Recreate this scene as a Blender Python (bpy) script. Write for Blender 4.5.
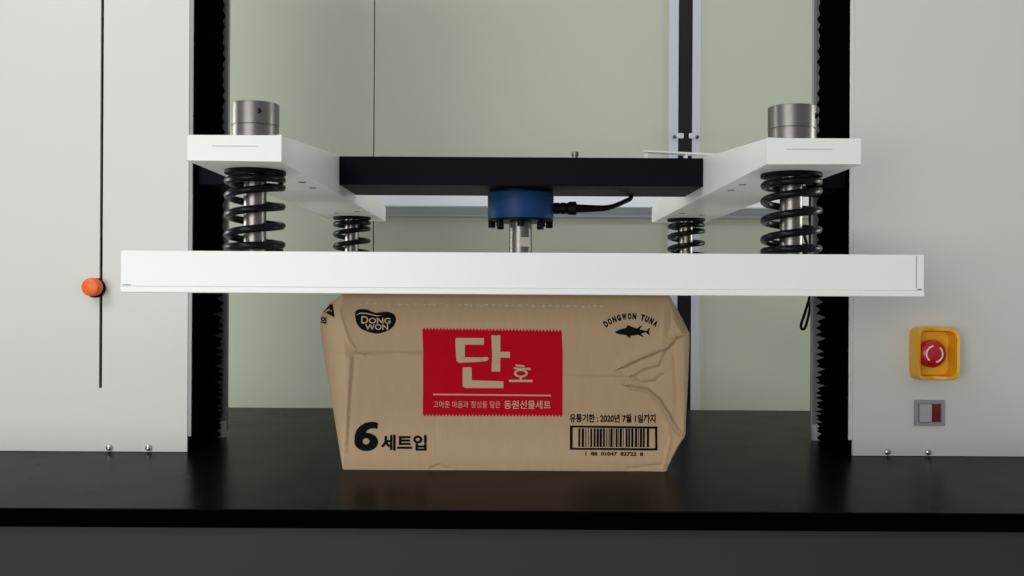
import bpy, bmesh, math, random
from mathutils import Vector, Matrix
from mathutils.geometry import tessellate_polygon
random.seed(7)
for o in list(bpy.data.objects):
    bpy.data.objects.remove(o, do_unlink=True)
SC = bpy.context.scene
COL = SC.collection
PI = math.pi

# ------------------------------------------------------------------ camera, light, exposure
# All sizes below are millimetres: X from the machine's centre line, Y away from the camera, Z from the camera's height.
EYE = 1.0626                       # camera height; the table top is at 0.850 m
TABLE = -212.6                     # table top relative to the eye
cam_d = bpy.data.cameras.new('camera')
cam = bpy.data.objects.new('camera', cam_d); COL.objects.link(cam)
cam_d.sensor_width = 36.0
cam_d.lens = 36.0 * 950 / 1024
cam_d.shift_y = 6 / 1024
cam_d.clip_start = 0.02
cam.matrix_world = Matrix.Translation((-0.0115, 0, EYE)) @ Matrix.Rotation(PI / 2, 4, 'X') @ Matrix.Rotation(math.radians(0.32), 4, 'Z')
SC.camera = cam

world = bpy.data.worlds.new('world'); SC.world = world
world.use_nodes = True
bgn = world.node_tree.nodes['Background']
bgn.inputs[0].default_value = (0.98, 0.99, 1.0, 1)
bgn.inputs[1].default_value = 0.36

def area(name, loc, target, sx, sy, power, color=(1, 1, 1)):
    d = bpy.data.lights.new(name, 'AREA'); d.shape = 'RECTANGLE'; d.size = sx; d.size_y = sy
    d.energy = power; d.color = color
    o = bpy.data.objects.new(name, d); COL.objects.link(o); o.location = loc
    v = Vector(target) - Vector(loc)
    o.rotation_euler = v.to_track_quat('-Z', 'Y').to_euler()
    return o
area('ceiling_lamp_front', (-1.25, -0.45, 2.35), (0.0, 1.3, 0.95), 0.7, 0.5, 15, (1.0, 0.985, 0.95))
area('ceiling_lamp_rear', (0.2, 1.35, 2.9), (0.2, 2.1, 0.6), 2.2, 0.4, 6, (1.0, 1.0, 0.97))
area('fill_behind_camera', (-1.2, -1.7, 1.08), (0.0, 1.3, 0.9), 1.9, 1.0, 37, (1.0, 0.99, 0.97))  # soft fill light added behind the camera to brighten the box face
area('fill_left', (-2.6, 1.75, 1.0), (0.3, 2.1, 1.0), 0.9, 1.4, 46, (0.97, 1.0, 0.93))  # fill light added out of view, lifts the low back wall from the left
area('fill_right', (2.8, 1.70, 1.0), (0.3, 2.1, 0.9), 0.9, 1.4, 42, (0.97, 1.0, 0.93))  # matching added fill for the back wall from the right, out of view

SC.view_settings.view_transform = 'Standard'
SC.view_settings.look = 'None'
SC.view_settings.gamma = 1.0
SC.view_settings.use_curve_mapping = False
SC.view_settings.exposure = 0.0

# ------------------------------------------------------------------ helpers
def V(x, y, z):
    return Vector((x / 1000.0, y / 1000.0, EYE + z / 1000.0))

def mat(name, color, rough=0.5, metal=0.0, spec=0.5, bump=0.0, bscale=200.0, var=0.0, vscale=8.0, coat=0.0, stretch=None):
    m = bpy.data.materials.new(name); m.use_nodes = True
    nt = m.node_tree; b = nt.nodes['Principled BSDF']
    b.inputs['Base Color'].default_value = (*color, 1)
    b.inputs['Roughness'].default_value = rough
    b.inputs['Metallic'].default_value = metal
    b.inputs['Specular IOR Level'].default_value = spec
    b.inputs['Coat Weight'].default_value = coat
    tc = nt.nodes.new('ShaderNodeTexCoord'); mp = nt.nodes.new('ShaderNodeMapping')
    nt.links.new(tc.outputs['Object'], mp.inputs['Vector'])
    if stretch: mp.inputs['Scale'].default_value = stretch
    if var > 0:
        n = nt.nodes.new('ShaderNodeTexNoise'); n.inputs['Scale'].default_value = vscale; n.inputs['Detail'].default_value = 5
        r = nt.nodes.new('ShaderNodeMapRange'); r.inputs[3].default_value = 1 - var; r.inputs[4].default_value = 1 + var
        mx = nt.nodes.new('ShaderNodeVectorMath'); mx.operation = 'SCALE'
        mx.inputs[0].default_value = color
        nt.links.new(mp.outputs[0], n.inputs['Vector']); nt.links.new(n.outputs['Fac'], r.inputs[0])
        nt.links.new(r.outputs[0], mx.inputs['Scale']); nt.links.new(mx.outputs[0], b.inputs['Base Color'])
        r2 = nt.nodes.new('ShaderNodeMapRange'); r2.inputs[3].default_value = rough * (1 - var); r2.inputs[4].default_value = min(1, rough * (1 + var))
        nt.links.new(n.outputs['Fac'], r2.inputs[0]); nt.links.new(r2.outputs[0], b.inputs['Roughness'])
    if bump > 0:
        n2 = nt.nodes.new('ShaderNodeTexNoise'); n2.inputs['Scale'].default_value = bscale; n2.inputs['Detail'].default_value = 3
        bp = nt.nodes.new('ShaderNodeBump'); bp.inputs['Strength'].default_value = bump; bp.inputs['Distance'].default_value = 0.001
        nt.links.new(mp.outputs[0], n2.inputs['Vector']); nt.links.new(n2.outputs['Fac'], bp.inputs['Height'])
        nt.links.new(bp.outputs[0], b.inputs['Normal'])
    return m

M = {}
M['white'] = mat('white_paint', (0.79, 0.80, 0.785), 0.33, var=0.02, bump=0.08, bscale=400)
M['panel'] = mat('panel_paint', (0.66, 0.67, 0.635), 0.45, var=0.015, bump=0.06, bscale=500)
M['profile'] = mat('grey_profile', (0.24, 0.245, 0.24), 0.4, metal=0.2)
M['alu'] = mat('aluminium', (0.60, 0.63, 0.70), 0.35, metal=0.25)
M['steel'] = mat('brushed_steel', (0.20, 0.19, 0.18), 0.34, metal=1.0, var=0.12, vscale=30, stretch=(1, 1, 30))
M['dark_steel'] = mat('dark_steel', (0.17, 0.165, 0.16), 0.3, metal=1.0)
M['screw'] = mat('bright_steel', (0.55, 0.53, 0.5), 0.25, metal=1.0)
M['spring'] = mat('black_spring', (0.002, 0.002, 0.003), 0.28, spec=0.16)
M['bellows'] = mat('black_bellows', (0.0008, 0.0008, 0.0009), 0.8, spec=0.0)
M['void'] = mat('black_void', (0.002, 0.002, 0.002), 0.9, spec=0.0)
M['beam'] = mat('black_beam', (0.0035, 0.0034, 0.0065), 0.5, spec=0.05, var=0.5, vscale=700, bump=0.5, bscale=900)
M['blue'] = mat('blue_enamel', (0.006, 0.038, 0.115), 0.42, spec=0.15, var=0.15, vscale=60)
M['rubber'] = mat('black_rubber', (0.002, 0.002, 0.003), 0.45, spec=0.08)
M['table'] = mat('black_table', (0.0038, 0.0036, 0.0034), 0.26, spec=0.014, var=0.16, vscale=14, bump=0.10, bscale=350)
M['tedge'] = mat('table_edge', (0.0007, 0.0007, 0.0009), 0.7, spec=0.0)
M['cabinet'] = mat('grey_cabinet', (0.034, 0.036, 0.037), 0.5, spec=0.1)
M['wall'] = mat('green_wall', (0.455, 0.485, 0.40), 0.5, spec=0.3, var=0.025, vscale=3)
M['floor'] = mat('floor_epoxy', (0.30, 0.33, 0.30), 0.4, var=0.1, vscale=4)
M['card'] = mat('cardboard', (0.535, 0.38, 0.235), 0.82, spec=0.2, var=0.06, vscale=25, bump=0.35, bscale=120, stretch=(6, 1, 1))
M['print_card'] = mat('card_print', (0.575, 0.435, 0.285), 0.8, spec=0.2)
M['red'] = mat('red_print', (0.56, 0.004, 0.016), 0.8, spec=0.05, var=0.08, vscale=60, stretch=(6, 1, 1))
M['ink'] = mat('black_ink', (0.007, 0.007, 0.009), 0.8, spec=0.05)
M['tape'] = mat('tape_film', (0.60, 0.47, 0.33), 0.35, var=0.1, vscale=60)
M['orange'] = mat('orange_plastic', (0.90, 0.13, 0.008), 0.4)
M['yellow'] = mat('yellow_plastic', (0.86, 0.42, 0.010), 0.4)
M['estop'] = mat('red_plastic', (0.50, 0.008, 0.010), 0.3)
M['mark'] = mat('white_mark', (0.85, 0.75, 0.75), 0.5)
M['bezel'] = mat('switch_bezel', (0.30, 0.30, 0.34), 0.4)
M['rocker'] = mat('grey_rocker', (0.42, 0.43, 0.45), 0.35)
M['redlamp'] = mat('red_lens', (0.06, 0.002, 0.004), 0.2)
b_ = M['redlamp'].node_tree.nodes['Principled BSDF']
b_.inputs['Emission Color'].default_value = (0.8, 0.01, 0.03, 1); b_.inputs['Emission Strength'].default_value = 0.05
M['seam'] = mat('dark_seam', (0.10, 0.10, 0.10), 0.8)  # dark grey of the platen's end seam and corner slits

def finish(name, bm, m, parent=None, smooth=False, bevel=0.0, auto=None):
    if bevel > 0:
        es = [e for e in bm.edges if len(e.link_faces) == 2 and e.calc_face_angle(0) > 0.5]
        bmesh.ops.bevel(bm, geom=es, offset=bevel / 1000, segments=2, profile=0.5, affect='EDGES', clamp_overlap=True)
    bmesh.ops.recalc_face_normals(bm, faces=bm.faces)
    me = bpy.data.meshes.new(name); bm.to_mesh(me); bm.free()
    me.materials.append(m)
    if smooth or auto:
        for p in me.polygons: p.use_smooth = True
        if auto:
            me.set_sharp_from_angle(angle=math.radians(auto))
    o = bpy.data.objects.new(name, me); COL.objects.link(o)
    if parent:
        o.parent = parent
        o.matrix_parent_inverse = world_m(parent).inverted()
    return o

def world_m(o):
    m = Matrix.Translation(o.location)
    return m if o.parent is None else world_m(o.parent) @ m if False else m

def thing(name, label, cat, base, group=None):
    o = bpy.data.objects.new(name, None); COL.objects.link(o)
    o.location = base; o.empty_display_size = 0.05
    o['label'] = label; o['category'] = cat
    if group: o['group'] = group
    return o

def obj(name, bm, m, parent=None, **k):
    """mesh in world coordinates; re-centred so that its origin follows its parent"""
    base = parent_world(parent) if parent else Vector((0, 0, 0))
    if parent:
        bmesh.ops.translate(bm, verts=bm.verts, vec=-base)
    o = finish(name, bm, m, None, **k)
    if parent: o.parent = parent
    return o

def parent_world(o):
    p = Vector((0, 0, 0))
    while o is not None:
        p += Vector(o.location); o = o.parent
    return p

def box(bm, x0, x1, y0, y1, z0, z1):
    vs = [bm.verts.new(V(x, y, z)) for x in (x0, x1) for y in (y0, y1) for z in (z0, z1)]
    for f in ((0, 1, 3, 2), (4, 6, 7, 5), (0, 4, 5, 1), (2, 3, 7, 6), (0, 2, 6, 4), (1, 5, 7, 3)):
        bm.faces.new([vs[i] for i in f])

def prism(bm, pts, axis, a, b):
    """polygon of 2-D pts extruded along axis from a to b. axis x: pts=(y,z); y: pts=(x,z); z: pts=(x,y)"""
    def P(p, t):
        return V(t, p[0], p[1]) if axis == 'x' else V(p[0], t, p[1]) if axis == 'y' else V(p[0], p[1], t)
    A = [bm.verts.new(P(p, a)) for p in pts]; B = [bm.verts.new(P(p, b)) for p in pts]
    n = len(pts)
    bm.faces.new(A[::-1]); bm.faces.new(B)
    for i in range(n):
        bm.faces.new([A[i], A[(i + 1) % n], B[(i + 1) % n], B[i]])

def lathe(bm, c, prof, axis='z', n=48):
    """prof: (r, t) along axis through c"""
    rings = []
    for r, t in prof:
        ring = []
        for i in range(n):
            a = 2 * PI * i / n; u, w = r * math.cos(a), r * math.sin(a)
            if axis == 'z': p = V(c[0] + u, c[1] + w, c[2] + t)
            elif axis == 'y': p = V(c[0] + u, c[1] + t, c[2] + w)
            else: p = V(c[0] + t, c[1] + u, c[2] + w)
            ring.append(bm.verts.new(p))
        rings.append(ring)
    for a, b in zip(rings, rings[1:]):
        for i in range(n):
            bm.faces.new([a[i], a[(i + 1) % n], b[(i + 1) % n], b[i]])
    bm.faces.new(rings[0]); bm.faces.new(rings[-1][::-1])

def catmull(pts, n=10):
    P = [Vector(p) for p in pts]; P = [2 * P[0] - P[1]] + P + [2 * P[-1] - P[-2]]
    out = []
    for i in range(1, len(P) - 2):
        for k in range(n):
            t = k / n
            out.append(0.5 * ((2 * P[i]) + (P[i + 1] - P[i - 1]) * t + (2 * P[i - 1] - 5 * P[i] + 4 * P[i + 1] - P[i + 2]) * t * t
                       + (-P[i - 1] + 3 * P[i] - 3 * P[i + 1] + P[i + 2]) * t ** 3))
    out.append(P[-2]); return out

def sweep(bm, path, r, n=10):
    """tube; path in mm, r number or list"""
    W = [V(*p) for p in path]; N = len(W)
    R = r if isinstance(r, (list, tuple)) else [r] * N
    T = [(W[min(i + 1, N - 1)] - W[max(i - 1, 0)]).normalized() for i in range(N)]
    up = Vector((0, 0, 1)) if abs(T[0].z) < 0.9 else Vector((1, 0, 0))
    nrm = (up - T[0] * up.dot(T[0])).normalized(); rings = []
    for i in range(N):
        nrm = (nrm - T[i] * nrm.dot(T[i])).normalized(); bn = T[i].cross(nrm)
        rings.append([bm.verts.new(W[i] + (nrm * math.cos(2 * PI * k / n) + bn * math.sin(2 * PI * k / n)) * R[i] / 1000) for k in range(n)])
    for a, b in zip(rings, rings[1:]):
        for k in range(n): bm.faces.new([a[k], a[(k + 1) % n], b[(k + 1) % n], b[k]])
    bm.faces.new(rings[0]); bm.faces.new(rings[-1][::-1])

def struct(name, bm, m, **k):
    o = obj(name, bm, m, None, **k); o['kind'] = 'structure'; return o
NB = bmesh.new

# ------------------------------------------------------------------ the room
WY = 2185.0; WS = 2.3
def wx(px): return (px - 512) * WS - 11.5
def wz(py): return (294 - py) * WS
FLOOR = -EYE * 1000
bm = NB()
cuts = [(-3200, wx(-330) - 1.2), (wx(-330) + 1.2, wx(373) - 1.2), (wx(373) + 1.2, wx(674)), (wx(696), wx(1100) - 1.2), (wx(1100) + 1.2, 3200)]
for a, b in cuts: box(bm, a, b, WY, WY + 60, FLOOR, 1900)
struct('wall_back', bm, M['wall'])
bm = NB(); box(bm, -3300, 3300, WY + 61, WY + 90, FLOOR, 1900)
struct('wall_backing', bm, M['void'])
bm = NB(); box(bm, -3300, 3300, -2500, WY + 90, FLOOR - 50, FLOOR)
struct('floor', bm, M['floor'])
# post in the wall joint: two aluminium flanges beside a dark channel
for k, (a, b, c, d) in enumerate(((669, 677.5, 674, 677.5), (692, 700, 692, 696))):
    bm = NB(); box(bm, wx(a) - 2, wx(b) - 2, WY - 4, WY - 0.2, FLOOR + 1, 1890); box(bm, wx(c) + 0.3, wx(d) - 0.3, WY - 0.2, WY + 40, FLOOR + 1, 1890)
    struct('trim_%d' % (k + 1), bm, M['alu'])
bm = NB(); box(bm, wx(677.7), wx(691.8), WY + 8, WY + 40, FLOOR + 1, 1890)
struct('trim_3', bm, mat('dark_channel', (0.006, 0.006, 0.009), 0.4))
for x0, x1, sx in ((676, 682, 673), (687.5, 693.5, 696)):
    t = thing('latch_clip', 'small aluminium clip on the %s flange of the dark wall joint' % ('left' if sx < 680 else 'right'), 'clip', V(wx((x0 + x1) / 2), WY, wz(136)), 'clips on the wall joint')
    bm = NB(); box(bm, wx(x0), wx(x1), WY - 12, WY - 4.2, wz(138), wz(133)); obj('plate', bm, M['alu'], t, bevel=1)
    bm = NB(); lathe(bm, (wx(sx), WY - 4.2, wz(136.5)), [(4, 0), (4, -5), (2.5, -6)], 'y', 16); obj('screw', bm, M['dark_steel'], t)
# wall ledge
bm = NB(); box(bm, wx(350), wx(846), WY - 70, WY - 0.5, wz(209), wz(197.0))
struct('trim_4', bm, mat('ledge_paint', (0.84, 0.88, 0.95), 0.4), bevel=2)
bm = NB(); box(bm, wx(350), wx(846), WY - 30, WY - 0.5, wz(218), wz(209.2)); box(bm, wx(350), wx(846), WY - 34, WY - 30, wz(217.5), wz(215.8))
struct('trim_5', bm, mat('ledge_grey', (0.32, 0.35, 0.36), 0.5))

# ------------------------------------------------------------------ work table
t = thing('work_table', 'black glossy machine table under the crushed cardboard box', 'table', V(0, 1344, FLOOR))
bm = NB(); box(bm, -900, 900, 932, 1757, TABLE - 18, TABLE)
obj('table_top', bm, M['table'], t, bevel=0.8)
bm = NB(); box(bm, -900, 900, 930.5, 931.9, TABLE - 18, TABLE - 1.2)
obj('edge_band', bm, M['tedge'], t)
bm = NB(); box(bm, -880, 880, 938, 1740, FLOOR, TABLE - 18.2)
obj('cabinet_base', bm, M['cabinet'], t, bevel=2)

# ------------------------------------------------------------------ columns
def bellows_mesh(s, z0, z1, p0, p1):
    """accordion between z0 and z1 with pitch p0 at z0 growing to p1 at z1; s=-1 left, +1 right"""
    pts = [(s * 468, z0)]; z = z0; k = 0
    while z < z1:
        f = (z - z0) / (z1 - z0); p = p0 + (p1 - p0) * f
        dep = (446 - 5 * math.sin(k * 2.3)) if z < 0 else 439.5
        pts.append((s * dep, z)); pts.append((s * (436.5 + 1.2 * math.sin(k * 1.7)), min(z + p * 0.5, z1))); z += p; k += 1
    pts.append((s * 437, z1)); pts.append((s * 468, z1))
    b = NB()
    prism(b, pts, 'y', 1267.5, 1398)
    return b

def column(s):
    side = 'left' if s < 0 else 'right'
    lab = ('light grey left machine column with a black slot and orange knob' if s < 0 else
           'light grey right machine column with emergency stop and rocker switch')
    t = thing('machine_column', lab, 'machine column', V(s * 590, 1336, TABLE), 'machine columns')
    X0, X1 = s * 442, s * 760
    # front panel
    b = NB()
    if s < 0:
        prism(b, [(-442, TABLE + 0.5), (-442, 900), (-555.6, 900), (-555.6, -128), (-559.6, -128), (-559.6, 900), (-760, 900), (-760, TABLE + 0.5)], 'y', 1262, 1266)
    else:
        prism(b, [(442, TABLE + 0.5), (442, 900), (760, 900), (760, TABLE + 0.5)], 'y', 1262, 1266)
    obj('front_panel', b, M['panel'], t)
    b = NB(); box(b, *sorted((s * 469, X1)), 1266.2, 1406, TABLE + 0.1, 900)
    obj('column_body', b, M['void'] if False else M['bellows'], t)
    b = NB(); box(b, *sorted((s * 437.2, s * 441.8)), 1263, 1265.9, TABLE + 21, 900); box(b, *sorted((s * 441.8, s * 468)), 1266.1, 1267, TABLE + 21, 900)
    obj('edge_profile', b, M['profile'] if s < 0 else M['panel'], t)
    b = NB(); box(b, *sorted((s * 430.5, s * 436.2)), 1399, 1407, TABLE + 8, 900); box(b, *sorted((s * 436.2, s * 468)), 1401, 1407, TABLE + 1, 900)
    obj('guide_rail', b, M['profile'], t, bevel=0.5)
    # toothed bracket at the foot of the rail
    b = NB(); prism(b, [(s * 430.5, TABLE + 0.3), (s * 430.5, TABLE + 24), (s * 437, TABLE + 24), (s * 442, TABLE + 18), (s * 436, TABLE + 15), (s * 443, TABLE + 9), (s * 436, TABLE + 6), (s * 441, TABLE + 0.3)], 'y', 1392, 1398.5)
    obj('bracket', b, M['alu'], t)
    obj('bellows', bellows_mesh(s, TABLE + 0.5, 144.8, 5, 17), M['bellows'], t)
    obj('bellows', bellows_mesh(s, 183.2, 900, 15, 18), M['bellows'], t)
    for sx in ((-545, -493) if s < 0 else (488, 542)):
        b = NB(); lathe(b, (sx, 1262, TABLE + 6), [(4.2, 0), (4.2, -2.0), (3.4, -4.0), (1.8, -4.8), (1.6, -3.6)], 'y', 24)
        obj('screw', b, M['screw'], t, auto=40)
    if s < 0:
        b = NB(); box(b, -565, -551, 1266.3, 1270, -130, 900); obj('slot_channel', b, M['void'], t)
        b = NB(); lathe(b, (-564, 1262, 5), [(13, 0), (13, -5), (11.5, -7), (7, -8)], 'y', 40); kb = obj('limit_knob', b, M['rubber'], t, auto=40)
        b = NB(); lathe(b, (-562.5, 1262, 6), [(7, -7), (11.6, -9), (11.9, -11), (11.9, -20), (11.2, -22), (10, -22.8)], 'y', 40); o = obj('knob_cap', b, M['orange'], kb, auto=40); o['label'] = 'orange knob cap'
    else:
        # emergency stop: yellow shroud with side walls, red mushroom
        ex, ez = 543, -75
        b = NB()
        W, H = 27.5, 35
        out = []
        for i in range(64):
            a = 2 * PI * i / 64; c, d = math.cos(a), math.sin(a); n = 7
            out.append((W * (abs(c) ** (2 / n)) * (1 if c > 0 else -1), H * (abs(d) ** (2 / n)) * (1 if d > 0 else -1)))
        def ring(scale, y, wav=0):
            return [b.verts.new(V(ex + p[0] * scale, y - wav * (abs(p[0]) / W) ** 2, ez + p[1] * scale)) for p in out]
        rs = [ring(0.96, 1261.8), ring(1.0, 1258, 0), ring(1.0, 1250, 16), ring(0.97, 1248, 17), ring(0.86, 1249, 16), ring(0.80, 1255, 0), ring(0.55, 1256.5, 0)]
        for p, q in zip(rs, rs[1:]):
            for i in range(64): b.faces.new([p[i], p[(i + 1) % 64], q[(i + 1) % 64], q[i]])
        b.faces.new(rs[-1][::-1]); b.faces.new(rs[0])
        sh = obj('emergency_stop', b, M['yellow'], t, auto=35); sh['label'] = 'yellow emergency stop shroud'
        b = NB(); lathe(b, (ex - 5.5, 1257, ez), [(10, 0), (10, -9), (16.5, -10), (18, -12), (18, -17), (16, -21), (11, -23.5), (5, -24.5)], 'y', 48)
        sb = obj('stop_button', b, M['estop'], sh, auto=50); sb['label'] = 'red mushroom push button'
        b = NB()
        for a0 in (100, 280):
            pts = []
            for i in range(13):
                a = math.radians(a0 + i * 11)
                pts.append((ex - 5.5 + 10.5 * math.cos(a), 1257 - 24.0, ez + 10.5 * math.sin(a)))
            sweep(b, pts, 1.1, 6)
        obj('arrow_marks', b, M['mark'], sh)
        # rocker switch
        rx, rz = 543, -154.5
        b = NB()
        for q in ((rx - 20, rx + 20, rz + 12.5, rz + 17), (rx - 20, rx + 20, rz - 17, rz - 12.5), (rx - 20, rx - 15.5, rz - 12.5, rz + 12.5), (rx + 15.5, rx + 20, rz - 12.5, rz + 12.5)):
            box(b, q[0], q[1], 1258.5, 1261.9, q[2], q[3])
        box(b, rx - 15.5, rx + 15.5, 1261, 1261.9, rz - 12.5, rz + 12.5)
        rk = obj('rocker_switch', b, M['bezel'], t)
        b = NB(); prism(b, [(rx - 14.8, 1261), (rx - 14.8, 1254), (rx + 2, 1257), (rx + 3.5, 1261)], 'z', rz - 11.8, rz + 11.8); o = obj('rocker', b, M['rocker'], rk, bevel=0.6); o['label'] = 'grey half of the rocker'
        b = NB(); prism(b, [(rx + 4, 1261), (rx + 4, 1257.5), (rx + 14.8, 1260), (rx + 14.8, 1261)], 'z', rz - 11.8, rz + 11.8); o = obj('indicator_lens', b, M['redlamp'], rk); o['label'] = 'red indicator half of the rocker'
    return t
column(-1); column(1)

# ------------------------------------------------------------------ crosshead with arms
BZ0, BZ1 = 145.0, 183.0
AZ0, AZ1 = 131.7, 157.5
ch = thing('crosshead', 'black moving beam carrying two white arms above the platen', 'crosshead', V(0, 1338, BZ0))
bm = NB(); box(bm, -243.3, 243.3, 1270, 1406, BZ0, BZ1); obj('beam', bm, M['beam'], ch, bevel=0.8)
for s in (-1, 1):
    bm = NB(); box(bm, *sorted((s * 337.4, s * 436)), 1278, 1396, BZ0, BZ1); obj('beam_end', bm, M['beam'], ch, bevel=0.8)
    bm = NB()
    q = lambda x, y, z: bm.verts.new(V(s * x, y, z))
    PK = BZ1 + 1
    a, b, c, d, e, f = q(243.5, 950, AZ0), q(243.5, 950, AZ1), q(243.5, 1270, PK), q(243.5, 1406, PK), q(243.5, 1738, AZ1), q(243.5, 1738, AZ0)
    b2, c2, d2, e2 = q(255.5, 950, AZ1), q(255.5, 1270, PK), q(255.5, 1406, PK), q(255.5, 1738, AZ1)
    g, h, gz, hz = q(337, 950, AZ1), q(337, 1738, AZ1), q(337, 950, AZ0), q(337, 1738, AZ0)
    for fc in ((a, b, c, d, e, f), (b2, c2, d2, e2), (b, b2, c2, c), (c, c2, d2, d), (d, d2, e2, e), (b2, e2, h, g), (a, b, b2, g, gz), (f, e, e2, h, hz), (a, f, hz, gz), (g, h, hz, gz)):
        bm.faces.new(fc)
    arm = obj('support_arm', bm, M['white'], ch, bevel=0.6)
    bm = NB(); box(bm, *sorted((s * 255.7, s * 337)), 1272, 1404, AZ1 + 0.1, BZ1 + 0.5); obj('mounting_block', bm, M['white'], arm)
    bm = NB(); xa = -312 if s < 0 else 262
    box(bm, xa, xa + 46, 949.3, 950.0, 146.2, 147.0); obj('edge_slot', bm, mat('edge_slot', (0.6, 0.58, 0.54), 0.4), arm)
    for (ux, uy) in ((262, 1130), (262, 1190), (318, 1175), (262, 1530), (300, 1560)):
        bm = NB(); lathe(bm, (s * ux, uy, AZ0), [(4.5, 0), (4.5, -0.8), (2.5, -0.9)], 'z', 20); obj('underside_screw', bm, M['steel'], arm)
# small bolt standing on the beam, flat white bracket behind its right end
bm = NB(); lathe(bm, (73, 1290, BZ1), [(5, 0), (5, 2.5), (3.8, 2.6), (3.8, 5), (5, 5.2), (5, 10), (3.5, 10.6)], 'z', 24); obj('stop_bolt', bm, M['steel'], ch, auto=40)
bm = NB(); prism(bm, [(180, 208.5), (180, 211), (300, 205.8), (300, 203.3)], 'y', 1385, 1402); prism(bm, [(182, 184), (182, 208), (186, 208), (186, 184)], 'y', 1388, 1400); prism(bm, [(240, 184), (240, 206), (244, 206), (244, 184)], 'y', 1388, 1400)
obj('flat_bracket', bm, M['white'], ch)

# ------------------------------------------------------------------ load cell
lc = thing('load_cell', 'blue cylindrical load cell bolted under the middle of the black beam', 'load cell', V(0, 1338, 104))
bm = NB(); lathe(bm, (0, 1338, 0), [(44, 104), (46, 105), (46.5, 108), (46.5, 138), (45.5, 141)], 'z', 72); obj('body', bm, M['blue'], lc, auto=40)
bm = NB(); lathe(bm, (0, 1338, 0), [(45, 141), (45, BZ0 - 1.0)], 'z', 64); obj('top_ring', bm, M['rubber'], lc, auto=40)
bm = NB(); lathe(bm, (0, 1338, 0), [(43.5, 101.5), (46, 102), (46, 103.9)], 'z', 64); obj('lower_ring', bm, M['rubber'], lc, auto=40)
for k in range(8):
    a = -PI / 2 + k * PI / 4
    bm = NB(); lathe(bm, (40.5 * math.cos(a), 1338 + 40.5 * math.sin(a), 0), [(4.6, 101.4), (5, 100.8), (5, 93.6), (4.4, 93), (2.5, 93), (2.5, 96)], 'z', 20); obj('bolt', bm, M['dark_steel'] if False else M['rubber'], lc, auto=40)
bm = NB(); lathe(bm, (46.4, 1338, 121), [(6.5, 0), (8, 1), (8, 8), (6.8, 9), (8.2, 11), (8.2, 17), (7, 18), (9.5, 22), (9.8, 31), (6, 33)], 'x', 28); obj('connector', bm, M['rubber'], lc, auto=40)
bm = NB(); path = catmull([(79, 1338, 121), (100, 1338, 121), (120, 1340, 122), (136, 1350, 127), (150, 1366, 134), (159, 1384, 139), (163, 1396, 143.9)], 8)
sweep(bm, path, [6 - 2.6 * min(1, i / 22) for i in range(len(path))], 12); obj('cable', bm, M['rubber'], lc, smooth=True)
bm = NB(); box(bm, -1.2, 1.2, 1291.2, 1291.8, 139.6, 140.8)
bm.free()

# ------------------------------------------------------------------ platen
PZ0, PZ1 = -0.6, 41.3
pl = thing('compression_platen', 'wide white steel platen pressing down on the cardboard box', 'platen', V(0, 1340, PZ0))
bm = NB(); box(bm, -401.5, 399, 946.2, 1736, PZ0 + 6.2, PZ1); obj('platen_body', bm, M['white'], pl, bevel=0.8)
bm = NB(); box(bm, -401.5, 399, 945, 1736, PZ0, PZ0 + 6.2); obj('base_plate', bm, M['white'], pl, bevel=0.9)
for nm, x0, x1, z0, z1 in (('end_seam', 391, 391.3, PZ0 + 8.5, PZ1 - 1), ('corner_slit', 392.2, 396.6, PZ0 + 7.0, PZ0 + 7.9), ('corner_slit', -399, -391, PZ0 + 7.4, PZ0 + 8.0)):
    bm = NB(); box(bm, x0, x1, 945.8, 946.2, z0, z1); obj(nm, bm, M['seam'], pl)
bm = NB(); lathe(bm, (0, 1338, 0), [(24, PZ1), (24, PZ1 + 5), (16.2, PZ1 + 6), (16.2, 101.3)], 'z', 48); st = obj('centre_shaft', bm, M['steel'], pl, auto=40)
bm = NB(); box(bm, -1, 13, 1320.5, 1326, 66, 79); obj('wrench_flat', bm, mat('flat_metal', (0.42, 0.40, 0.36), 0.6, metal=0.5), st)

# ------------------------------------------------------------------ rods and springs
def make_rod(x, y, label):
    t = thing('guide_rod', label, 'guide rod', V(x, y, PZ1), 'steel guide rods of the arms')
    b = NB(); lathe(b, (x, y, 0), [(12, PZ1 + 0.1), (12, AZ0 - 1)], 'z', 36); obj('shaft', b, M['steel'], t, auto=40)
    c = x
    b = NB(); lathe(b, (c, y, 0), [(24.4, AZ1 + 0.1), (24.8, AZ1 + 0.5), (24.8, 178.6), (24.2, 179.0), (24.2, 179.6), (25.1, 180), (25.1, 202.8), (24.3, 203.5), (8, 203.5)], 'z', 64)
    cp = obj('cap', b, M['steel'], t, auto=35)
    b = NB(); a = math.radians(-68 if x < 0 else -30)
    hx, hy = c + 25.1 * math.cos(a), y + 25.1 * math.sin(a)
    lathe(b, (hx, hy + 0.5, 192.5), [(3.0, -0.7), (3.0, 1.0)], 'y', 20); obj('set_screw', b, M['rubber'], cp)
    return t
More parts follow.
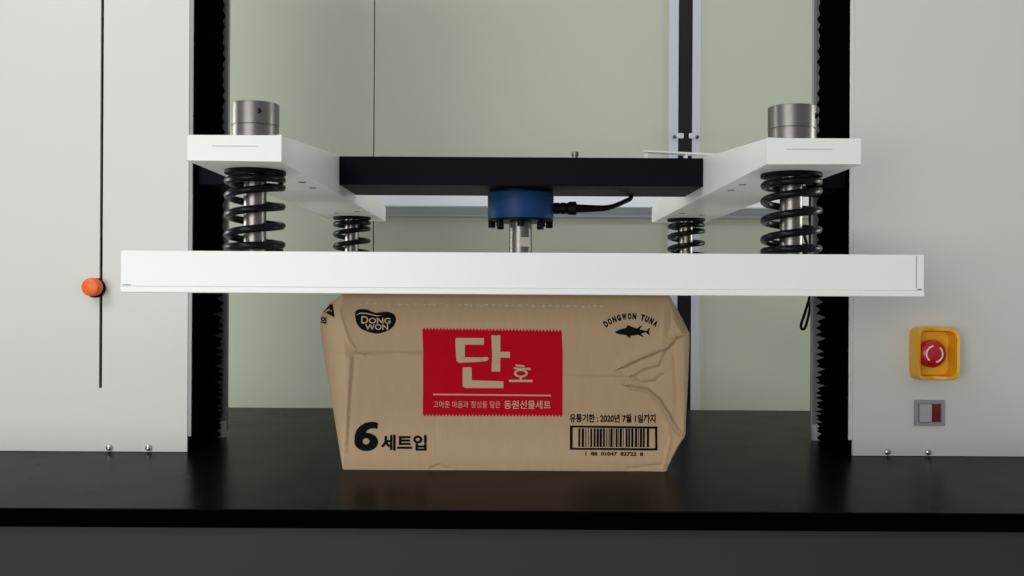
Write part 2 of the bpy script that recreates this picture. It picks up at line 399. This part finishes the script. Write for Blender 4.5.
def make_spring(x, y, label, ph):
    zs, ze = PZ1 + 4.2, AZ0 - 8.6
    R, r = 28.4, 4.1
    pts = []; turns_end = 0.9; mid = (ze - zs - 2 * 5.5) / 20.8
    N1 = 40
    tot = turns_end * 2 + mid
    n = int(tot * 40); z = zs
    for i in range(n + 1):
        u = i / n * tot
        if u < turns_end: zz = zs + 5.5 * (u / turns_end)
        elif u < turns_end + mid: zz = zs + 5.5 + (u - turns_end) / mid * (ze - zs - 11)
        else: zz = ze - 5.5 + 5.5 * (u - turns_end - mid) / turns_end
        a = ph + u * 2 * PI
        pts.append((x + R * math.cos(a), y + R * math.sin(a), zz))
    b = NB(); sweep(b, pts, r, 12)
    o = obj('coil_spring', b, M['spring'], None, smooth=True)
    b = NB(); lathe(b, (x, y, AZ0), [(32, -0.1), (32.5, -1), (32.5, -3.8), (31.5, -4.3), (13.5, -4.3), (13.2, -0.1)], 'z', 48)
    obj('spring_seat', b, M['rubber'], o, auto=40)['label'] = 'flat black ring on top of the coil'
    o['label'] = label; o['category'] = 'spring'; o['group'] = 'black coil springs under the arms'
    return o
for sx in (-290, 290):
    for yy in (1028, 1648):
        lr = 'left' if sx < 0 else 'right'; fr = 'front' if yy < 1300 else 'rear'
        make_rod(sx, yy, 'polished steel rod through the %s end of the %s white arm' % (fr, lr))
        make_spring(sx, yy, 'black coil spring under the %s end of the %s white arm' % (fr, lr), 0.6 if yy < 1300 else 1.2)

# thin sensor cable hanging behind the right springs
bm = NB()
sweep(bm, catmull([(408, 1424, 175), (417, 1424, 140), (422, 1424, 105), (433, 1424, 66), (438, 1424, 30), (435, 1424, 0), (428, 1424, -25), (422, 1424, -44), (424, 1424, -50), (429, 1424, -46), (435, 1424, -20), (438, 1428, 5), (439, 1432, 40), (438, 1434, 80), (437, 1432, 175)], 8), 2.2, 10)
o = obj('sensor_cable', bm, M['rubber'], None, smooth=True)
o['label'] = 'thin black cable looping down beside the right column below the platen'; o['category'] = 'cable'

# ------------------------------------------------------------------ cardboard box
BS = 1.203; BY = 1143.0
def bx_(px): return (px - 512) * BS - 11.5
def bz_(py): return (294 - py) * BS
Lp = [(294.3, 342), (299, 338), (303, 333), (308, 327), (314, 322.5), (320, 320.6), (332, 320.4), (345, 322), (357, 324), (400, 331), (440, 338), (471, 343.5)]
Rp = [(294.3, 669), (299, 672), (305, 675.5), (318, 682), (328, 687), (333, 689.6), (345, 689.8), (380, 688.6), (420, 686.8), (436, 686.4), (440, 683.5), (455, 675.5), (466, 669.5), (471, 668)]
Fp = [(294.3, 343), (312, 340), (335, 343), (357, 346), (400, 347), (440, 345), (471, 344)]      # left corner fold
Gp = [(294.3, 668), (320, 674), (335, 684), (400, 684.6), (436, 684.6), (455, 673), (471, 667.4)]       # right corner fold
def interp(tab, y):
    if y <= tab[0][0]: return tab[0][1]
    for (a, p), (b, q) in zip(tab, tab[1:]):
        if y <= b: return p + (q - p) * (y - a) / (b - a)
    return tab[-1][1]
def seg_d(px, py, a, b):
    ax, ay = a; bx, by = b; dx, dy = bx - ax, by - ay
    t = max(0, min(1, ((px - ax) * dx + (py - ay) * dy) / (dx * dx + dy * dy)))
    qx, qy = ax + t * dx, ay + t * dy
    d = math.hypot(px - qx, py - qy); s = (dx * (py - qy) - dy * (px - qx))
    return d, (1 if s > 0 else -1)
MAIN = [(318, 357), (334, 356.4), (424, 354), (455, 356), (493, 363), (533, 372), (562, 376), (629, 377), (650, 372), (692, 350)]
CR = [  # polyline, amplitude mm (positive = pushed in), width px, step mm on the far side
    ([(337, 308), (343, 326), (349, 343), (356, 352), (364, 355)], -2.2, 3.0, 2.5),
    ([(334, 356.4), (424, 354)], 1.6, 2.6, 0),
    ([(562, 376), (629, 377)], 1.0, 2.2, 0),
    ([(455, 356), (493, 363), (533, 372), (562, 376)], 0.6, 2.2, 0),
    ([(350, 358), (348, 400), (346, 450)], -1.3, 4.2, 0),
    ([(355, 360), (352, 400), (349, 445)], 1.6, 4.0, 0),
    ([(340, 362), (342, 400), (344, 440)], 2.2, 4.0, 0),
    ([(624, 366), (640, 358), (655, 352), (668, 346), (676, 336), (689, 333)], -3.0, 3.0, 7.5),
    ([(634, 374), (645, 367), (658, 364), (663, 352), (672, 339)], -2.2, 3.0, 2.5),
    ([(632, 377), (642, 383), (655, 381), (662, 374)], 2.4, 3.0, 1.5),
    ([(630, 386), (648, 389), (660, 399), (668, 412), (676, 426), (684, 437)], -3.0, 3.0, -7.0),
    ([(655, 400), (672, 428), (680, 436)], 1.2, 2.5, 0),
    ([(664, 304), (664, 325), (662, 345)], -1.6, 3.5, 0),
    ([(670, 306), (671, 325), (668, 340)], 1.4, 3.0, 0),
    ([(668, 412), (671, 440), (664, 470)], -1.2, 3.0, 0),
    ([(674, 350), (677, 390), (676, 418)], 1.2, 3.5, 0),
    ([(628, 468), (664, 464), (669, 468)], 1.2, 2.5, 0),
    ([(436, 380), (437, 470)], 0.35, 1.5, 0),
    ([(432, 469), (440, 466), (449, 469)], 1.5, 2.5, 0),
]
def hfun(px, py):
    m = 0.0
    # main buckle: the sheet dips in along the crease and the part above leans out over it
    best = min(((seg_d(px, py, a, b)) for a, b in zip(MAIN, MAIN[1:])), key=lambda q: q[0])
    d, sg = best
    k = min(1.0, max(0.0, (px - 330) / 60.0)) * min(1.0, max(0.0, (685 - px) / 60.0))
    up = py < interp([(a, b) for a, b in MAIN], px)
    depth = 5.0 * k
    if up:
        f = min(1, d / 55.0); m += depth * (1 - f) - 1.5 * k * f
    else:
        f = min(1, d / 90.0); m += depth * (1 - f) ** 1.5
    for poly, amp, w, step in CR:
        bd, bs = min((seg_d(px, py, a, b) for a, b in zip(poly, poly[1:])), key=lambda q: q[0])
        if bd < w * 4:
            if bd < w: m += 1.35 * amp * (1 - bd / w) ** 1.2
            if step: m += step * 0.5 * (bs * min(1, bd / 1.5)) * max(0, 1 - bd / (w * 4)) ** 1.3
    # soft waviness
    m += 0.5 * math.sin(px * 0.035 + py * 0.02) + 0.25 * math.sin(px * 0.11 - py * 0.05) * math.exp(-((px - 660) / 40) ** 2) * 3
    L, R, F, G = interp(Lp, py), interp(Rp, py), interp(Fp, py), interp(Gp, py)
    if px < F:
        q = (F - px) / max(F - L, 0.5); m += (F - L) * 3.2 * q ** 1.25 + 8 * q ** 6
    if px > G:
        q = (px - G) / max(R - G, 0.3); m += (R - G) * 5.0 * q ** 1.5 + 8 * q ** 6
    if py < 301: m += ((301 - py) / 6.7) ** 2 * 5
    return m
def S(px, py, off=0.0):
    y = BY + hfun(px, py) - off
    return V((px - 512) * y / 950 - 11.5, y, bz_(py))

cb = thing('cardboard_box', 'crushed brown cardboard box with a red printed label under the platen', 'box', V(-22, 1300, TABLE))
bm = NB()
NR, NC = 150, 300
rows = []
XB0, XB1 = bx_(343.5) + 4, bx_(668) - 4
YB = 1500.0
for r in range(NR + 1):
    py = 294.4 + (470.6 - 294.4) * r / NR
    L, R = interp(Lp, py), interp(Rp, py); row = []
    for c in range(NC + 1):
        f = c / NC; f = f if False else 0.5 - 0.5 * math.cos(PI * f) if False else f
        row.append(bm.verts.new(S(L + (R - L) * f, py)))
    z = bz_(py); yl = BY + hfun(L, py); yr = BY + hfun(R, py); lx = (L - 512) * yl / 950 - 11.5; rx = (R - 512) * yr / 950 - 11.5
    for k in range(1, 13):
        f = k / 13; bul = math.sin(PI * f) * 3
        row.append(bm.verts.new(V(rx + (XB1 - rx) * f ** 2 + 0 * bul, yr + (YB - yr) * f, z)))
    for k in range(0, 13):
        f = k / 12; row.append(bm.verts.new(V(XB1 + (XB0 - XB1) * f, YB, z)))
    for k in range(1, 13):
        f = k / 13; row.append(bm.verts.new(V(XB0 + (lx - XB0) * (f ** 0.6), YB + (yl - YB) * f, z)))
    rows.append(row)
n = len(rows[0])
for a, b in zip(rows, rows[1:]):
    for i in range(n): bm.faces.new([a[i], a[(i + 1) % n], b[(i + 1) % n], b[i]])
bm.faces.new(rows[0]); bm.faces.new(rows[-1][::-1])
obj('carton', bm, M['card'], cb, auto=28)

def flat_part(name, polys, m, off, parent=cb, sub=None):
    """polys: lists of px points on the front panel"""
    b = NB()
    for p in polys:
        if len(p) > 2 and p[0] == p[-1]: p = p[:-1]
        vs = [b.verts.new((x, -y, 0)) for x, y in p]
        for tri in tessellate_polygon([[Vector((x, y, 0)) for x, y in p]]):
            try: b.faces.new([vs[k] for k in tri])
            except ValueError: pass
    for _ in range(3):
        es = [e for e in b.edges if e.calc_length() > 4]
        if not es: break
        bmesh.ops.subdivide_edges(b, edges=es, cuts=1)
        bmesh.ops.triangulate(b, faces=b.faces)
    for f in b.faces:
        f.normal_update()
        if f.normal.z < 0: f.normal_flip()
    for v in b.verts:
        v.co = S(v.co.x, -v.co.y, off)
    base = parent_world(parent); bmesh.ops.translate(b, verts=b.verts, vec=-base)
    me = bpy.data.meshes.new(name); b.to_mesh(me); b.free(); me.materials.append(m)
    o = bpy.data.objects.new(name, me); COL.objects.link(o); o.parent = parent
    return o

def text_tris(s, x0, x1, y0, y1, offset=0.0, space=1.0):
    cu = bpy.data.curves.new('t', 'FONT'); cu.body = s; cu.fill_mode = 'FRONT'; cu.offset = offset; cu.space_character = space
    cu.resolution_u = 4
    o = bpy.data.objects.new('t', cu); COL.objects.link(o)
    dg = bpy.context.evaluated_depsgraph_get(); me = bpy.data.meshes.new_from_object(o.evaluated_get(dg))
    vs = [v.co.copy() for v in me.vertices]; fs = [list(p.vertices) for p in me.polygons]
    COL.objects.unlink(o); bpy.data.objects.remove(o); bpy.data.curves.remove(cu); bpy.data.meshes.remove(me)
    ax, bx = min(v.x for v in vs), max(v.x for v in vs); ay, by = min(v.y for v in vs), max(v.y for v in vs)
    P = [(x0 + (v.x - ax) / (bx - ax) * (x1 - x0), y1 - (v.y - ay) / (by - ay) * (y1 - y0)) for v in vs]
    return [[P[i] for i in f] for f in fs]

def crop(ox, oy, s):
    return lambda pts: [(ox + x / s, oy + y / s) for x, y in pts]
K = crop(420, 320, 5.49); C1 = crop(320, 290, 5.12); C2 = crop(500, 290, 5.12); C3 = crop(320, 380, 5.12); C4 = crop(500, 380, 5.12)
def ctext(C, s, x0, x1, y0, y1, **k):
    (a, b), (c, d) = C([(x0, y0), (x1, y1)]); return text_tris(s, a, c, b, d, **k)

# red label with serrated top and bottom
bm = NB(); teeth = 42; NCx = teeth * 2; NRy = 40; g = []
for j in range(NRy + 1):
    f = j / NRy; row = []
    for i in range(NCx + 1):
        u = i / NCx
        x = 422.6 + (0.9 if 0.25 < f else 3.6 * f * 0.9) + u * 139.4 + 0.2 * u * f
        yt = 328.4 + 1.2 * u; yb = 416.6
        if i % 2: yt -= 0.5; yb += 0.5
        else: yt += 2.0; yb -= 2.0
        row.append(bm.verts.new(S(x, yt + (yb - yt) * f, 0.45)))
    g.append(row)
for a, b in zip(g, g[1:]):
    for i in range(NCx): bm.faces.new([a[i], a[i + 1], b[i + 1], b[i]])
lab = obj('red_label', bm, M['red'], cb, smooth=True); lab['label'] = 'red printed panel with serrated edges'
def smoothpoly(pts, n=5):
    q = [Vector((x, y, 0)) for x, y in pts]; q = q + q[:3]
    out = catmull([tuple(v) for v in q], n); k = n * (len(pts))
    return [(v.x, v.y) for v in out[n:k + n]]
polys = [K([(195, 108), (203, 100), (352, 100), (352, 137), (248, 137), (248, 207), (340, 207), (372, 205), (380, 214), (370, 226), (330, 232), (215, 237), (203, 228), (199, 200)]),
         K([(393, 85), (443, 85), (443, 175), (495, 175), (495, 208), (443, 208), (443, 285), (395, 285), (398, 200)]),
         K([(237, 262), (285, 262), (287, 333), (460, 338), (460, 376), (250, 375), (237, 365)])]
flat_part('large_lettering', polys, M['print_card'], 1.15, lab)
polys = [K([(527, 245), (575, 250), (577, 260), (528, 256)]), K([(515, 262), (610, 264), (608, 277), (520, 272)]),
         K([(550, 314), (562, 314), (562, 330), (550, 330)]), K([(492, 329), (622, 329), (622, 342), (492, 342)])]
ro = [(556 + 38 * math.cos(2 * PI * i / 28), 294 + 23 * math.sin(2 * PI * i / 28)) for i in range(29)]
ri = [(556 + 26 * math.cos(2 * PI * i / 28), 294 + 13 * math.sin(2 * PI * i / 28)) for i in range(29)]
for i in range(28): polys.append(K([ro[i], ro[i + 1], ri[i + 1], ri[i]]))
flat_part('small_lettering', polys, M['print_card'], 1.15, lab)
flat_part('rule_line', [K([(75, 407), (722, 411), (722, 419), (75, 415)])], M['print_card'], 1.15, lab)
flat_part('caption_lettering', ctext(K, '고마운 마음과 정성을 담은', 76, 445, 447, 484) + ctext(K, '동원선물세트', 465, 722, 443, 489, offset=0.012), M['print_card'], 1.15, lab)
# logo
bean = smoothpoly([(180, 122), (198, 104), (240, 103), (278, 119), (310, 118), (345, 115), (377, 126), (390, 152), (380, 185), (350, 211), (300, 227), (258, 222), (212, 203), (186, 168)])
lg = flat_part('oval_logo', [C1(bean)], M['ink'], 0.45); lg['label'] = 'black bean shaped printed logo'
flat_part('logo_lettering', ctext(C1, 'D', 212, 248, 138, 176, offset=0.02) + ctext(C1, 'ONG', 250, 362, 146, 176, offset=0.02) + ctext(C1, 'WON', 232, 350, 179, 208, offset=0.02)
          + [C1([(184, 134), (205, 120), (245, 122), (290, 134), (320, 134), (290, 139), (245, 128), (208, 126)])], M['print_card'], 0.85, lg)
# fish
fish = C2([(588, 212), (605, 203), (625, 196), (648, 190), (651, 178), (662, 178), (680, 186), (702, 193), (722, 178), (728, 179), (716, 197), (735, 203), (750, 207), (764, 190), (770, 192), (763, 211), (770, 228), (758, 222), (748, 213), (722, 220), (738, 235), (728, 236), (710, 226), (680, 230), (668, 232), (670, 243), (660, 241), (648, 229), (615, 224), (597, 219)])
flat_part('fish_print', [fish], M['ink'], 0.45)
polys = []
word = 'DONGWON TUNA'; R0 = 215.0; cx, cy = 673, 145 + R0
ang = [-34.5, -28.5, -22.3, -16.0, -9.0, -2.2, 4.0, 0, 14.6, 20.6, 26.6, 32.8]
for chh, a in zip(word, ang):
    if chh == ' ': continue
    ar = math.radians(a); w = 19.5 if chh != 'W' else 23
    tri = text_tris(chh, -w / 2, w / 2, -R0 - 31, -R0 + 2, offset=0.07)
    for t3 in tri:
        polys.append(C2([(cx + x * math.cos(ar) - y * math.sin(ar), cy + x * math.sin(ar) + y * math.cos(ar)) for x, y in t3]))
flat_part('arched_lettering', polys, M['ink'], 0.45)
# 6 sets
polys = [C3([(180, 318), (181, 292), (190, 262), (208, 240), (232, 225), (262, 218), (285, 219), (301, 224), (297, 254), (280, 251), (262, 253), (246, 262), (237, 276), (226, 296), (205, 312)])]
for i in range(32):
    a0, a1 = 2 * PI * i / 32, 2 * PI * (i + 1) / 32
    polys.append(C3([(241 + 61 * math.cos(a0), 321 + 47 * math.sin(a0)), (241 + 61 * math.cos(a1), 321 + 47 * math.sin(a1)), (240 + 17 * math.cos(a1), 318 + 16 * math.sin(a1)), (240 + 17 * math.cos(a0), 318 + 16 * math.sin(a0))]))
flat_part('numeral', polys, M['ink'], 0.45)
flat_part('quantity_lettering', ctext(C3, '세트입', 316, 550, 283, 365, offset=0.035), M['ink'], 0.45)
flat_part('date_lettering', ctext(C4, '유통기한 : 2020년 7월 1일까지', 360, 800, 172, 216, offset=0.033), M['ink'], 0.45)
polys = [C4([(362, 232), (810, 234), (810, 246), (362, 242)]), C4([(362, 345), (810, 345), (812, 357), (362, 355)]), C4([(362, 240), (376, 240), (376, 346), (362, 346)]), C4([(797, 244), (809, 244), (811, 346), (799, 346)])]
x = 405; rnd = random.Random(12)
while x < 765:
    w = rnd.choice((3.5, 5, 7, 10, 12)); polys.append(C4([(x, 246), (min(x + w, 768), 246), (min(x + w, 768), 341), (x, 341)])); x += w + rnd.choice((3.5, 5, 7, 10))
bc = flat_part('barcode', polys, M['ink'], 0.45)
flat_part('barcode_digits', ctext(C4, '1  88  01047  82722  8', 441, 738, 365, 385, offset=0.04), M['ink'], 0.45, bc)
# print on the side flap, edge of the tape
flat_part('side_print', [C1([(60, 68), (66, 78), (76, 148), (20, 122)])] + ctext(C1, '의', 4, 34, 146, 192, offset=0.05), M['ink'], 0.6)
polys = []
rnd = random.Random(5)
for x0, x1 in ((358, 446), (458, 604)):
    x = x0
    while x < x1:
        w = rnd.uniform(2, 5); h = rnd.uniform(0.8, 2.4); yy = 304 + rnd.uniform(-0.6, 0.6) + 1.0 * (x - 340) / 300
        polys.append([(x, yy), (x + w, yy + rnd.uniform(-.4, .4)), (x + w * 0.7, yy + h), (x + w * 0.2, yy + h * 0.8)]); x += w + rnd.uniform(0.5, 4)
flat_part('tape_edge', polys, M['tape'], 0.3)
